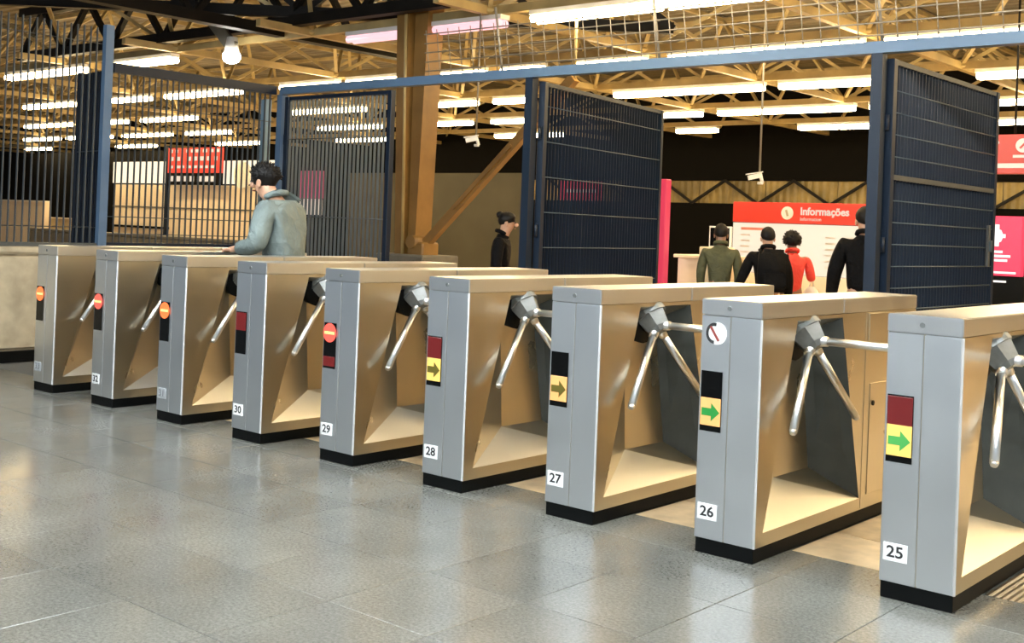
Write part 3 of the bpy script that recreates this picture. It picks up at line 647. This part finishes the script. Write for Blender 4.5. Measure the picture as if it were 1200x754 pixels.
    if hairs in ('thick','round'):
        for q in range(260):
            a_ = random.uniform(0, 2*math.pi); z_ = random.uniform(.05 if hairs == 'thick' else -.5, 1); rr = math.sqrt(1-z_*z_)
            n_ = Vector((rr*math.cos(a_), rr*math.sin(a_), z_))
            if n_.y > .5 and z_ < .35: continue
            c_ = Vector(hp(n_.x*rad[0], -.006+n_.y*rad[1], .012+n_.z*rad[2])); tv = n_.cross(Vector((random.uniform(-1,1),random.uniform(-1,1),random.uniform(-1,1)))).normalized()
            bv = n_.cross(tv); w_ = .008*h; tip = c_ + n_*random.uniform(.006,.014)*h + tv*random.uniform(.008,.02)*h
            vs = [bm.verts.new(c_ - n_*.004*h + tv*w_), bm.verts.new(c_ - n_*.004*h - tv*w_*.5 + bv*w_), bm.verts.new(c_ - n_*.004*h - tv*w_*.5 - bv*w_), bm.verts.new(tip)]
            for f_ in ((0,1,3),(1,2,3),(2,0,3)): bm.faces.new([vs[i_] for i_ in f_])
    link('hair', bm_mesh('hair', bm, HAIR, True), r)
    if hairs == 'bun': link('hair_bun', ball_me('hair_bun', hp(0,-.055,.045), (.026*h,.026*h,.024*h), HAIR, 12, 8), r)
    return r
JK_GREY = plain('grey_teal_jacket', (.13,.165,.16), .75, var=.18, scale=7); JK_BLK = plain('black_jacket', (.003,.003,.0035), .8, spec=.15); JK_GRN = plain('olive_jacket', (.055,.060,.025), .75, var=.25, scale=10)
JK_RED = plain('red_top', (.70,.045,.03), .6); TR_BLK = plain('black_trousers', (.003,.003,.0035), .8, spec=.15); TR_DK = plain('dark_trousers', (.02,.022,.03), .8)
for m_ in (JK_GREY, JK_BLK, JK_GRN, JK_RED): cloth(m_)
def yaw_to(dx, dy): return math.atan2(-dx, dy)
person((-5.55,1.26,0), yaw_to(-.94,-.30), 1.95, 'dark-haired person in grey-teal jacket leaning a hand on a turnstile', JK_GREY, TR_DK, lean=.14, hairs='thick', bulk=1.24, headdown=.04, drop=.026, hump=.025,
       hands={-1:(-.10,.165,.622), 1:(.10,.18,.622)}, elbows={-1:(-.160,.015,.640), 1:(.160,.03,.640)}, stride=.02, coat_len=.46)
person((-6.33,4.79,0), yaw_to(.75,.45), 1.66, 'dark-haired person in black coat walking right, beside the middle gate', JK_BLK, TR_BLK, hairs='bun', lean=.05)
person((-4.72,6.70,0), yaw_to(-.5,.85), 1.62, 'person in dark olive jacket seen from behind at the service counter', JK_GRN, TR_BLK, hairs='short', skinm=SKIN2, lean=.10, bulk=.92, elbows={1:(.13,0,.64),-1:(-.13,0,.64)}, hands={1:(.125,.07,.49),-1:(-.125,.07,.49)})
bpk = person((-4.06,6.58,0), yaw_to(-.6,.8), 1.60, 'person in black coat with black backpack facing the information board', JK_BLK, plain('grey_trousers', (.03,.03,.025), .8), hairs='short', skinm=SKIN, lean=.08, bulk=1.02,
       hands={1:(.15,.05,.50), -1:(-.20,.09,.54)}, elbows={1:(.14,0,.65), -1:(-.16,.01,.66)})
person((-4.10,7.22,0), yaw_to(-.6,.8), 1.56, 'person in bright red top with round black hair carrying a white bag', JK_RED, TR_BLK, hairs='round', skinm=SKIN2, lean=.06, bulk=.9, elbows={1:(.135,-.02,.655),-1:(-.13,0,.64)}, hands={1:(.155,.07,.665),-1:(-.125,.07,.49)})
person((-2.66,5.84,0), yaw_to(-.55,.85), 1.82, 'tall person in black jacket with cropped hair beside the right gate', JK_BLK, TR_BLK, hairs='short', bulk=1.12)
# backpack and bag
def backpack(loc, face):
    r = empty('backpack', loc, face); tag(r, 'black backpack on the back of the person in black coat', 'backpack')
    bm = bmesh.new(); bmesh.ops.create_cube(bm, size=1)
    for v in bm.verts: v.co = Vector((v.co.x*.34, v.co.y*.18, v.co.z*.48)) * (1 if v.co.z < 0 else .9)
    bmesh.ops.bevel(bm, geom=bm.edges[:], offset=.05, segments=3, affect='EDGES'); link('pack', bm_mesh('pack', bm, JK_BLK, True), r)
    box('pocket', (-.12,-.13,-.19), (.12,-.08,-.02), JK_BLK, r, .02, 2)
    for sx in (-.11,.11): tube('strap', (sx,.08,.16), (sx,.26,.20), .018, JK_BLK, r, 8)
backpack((-3.93,6.45,1.13), yaw_to(-.6,.8))
def bag(loc):
    r = empty('shopping_bag', loc); tag(r, 'white shopping bag hanging from the hand of the person in red', 'bag')
    bw = plain('white_plastic', (.82,.80,.72), .5)
    V = []; n = 14
    for z, sc_ in ((0,.80),(.06,1.0),(.18,.95),(.26,.62),(.30,.30)):
        for k in range(n):
            a = 2*math.pi*k/n; q = 1 + .08*math.sin(3*a+z*20); V.append((.12*sc_*q*math.cos(a), .08*sc_*q*math.sin(a), z))
    F = [(i*n+k, i*n+(k+1)%n, (i+1)*n+(k+1)%n, (i+1)*n+k) for i in range(4) for k in range(n)] + [tuple(reversed(range(n))), tuple(range(4*n,5*n))]
    link('bag_body', mesh('bag_body', V, F, bw, True), r)
    for sx in (-.03,.03): tube('bag_handle', (sx,0,.29), (0,0,.40), .008, bw, r, 6)
bag((-3.99,7.49,.63))
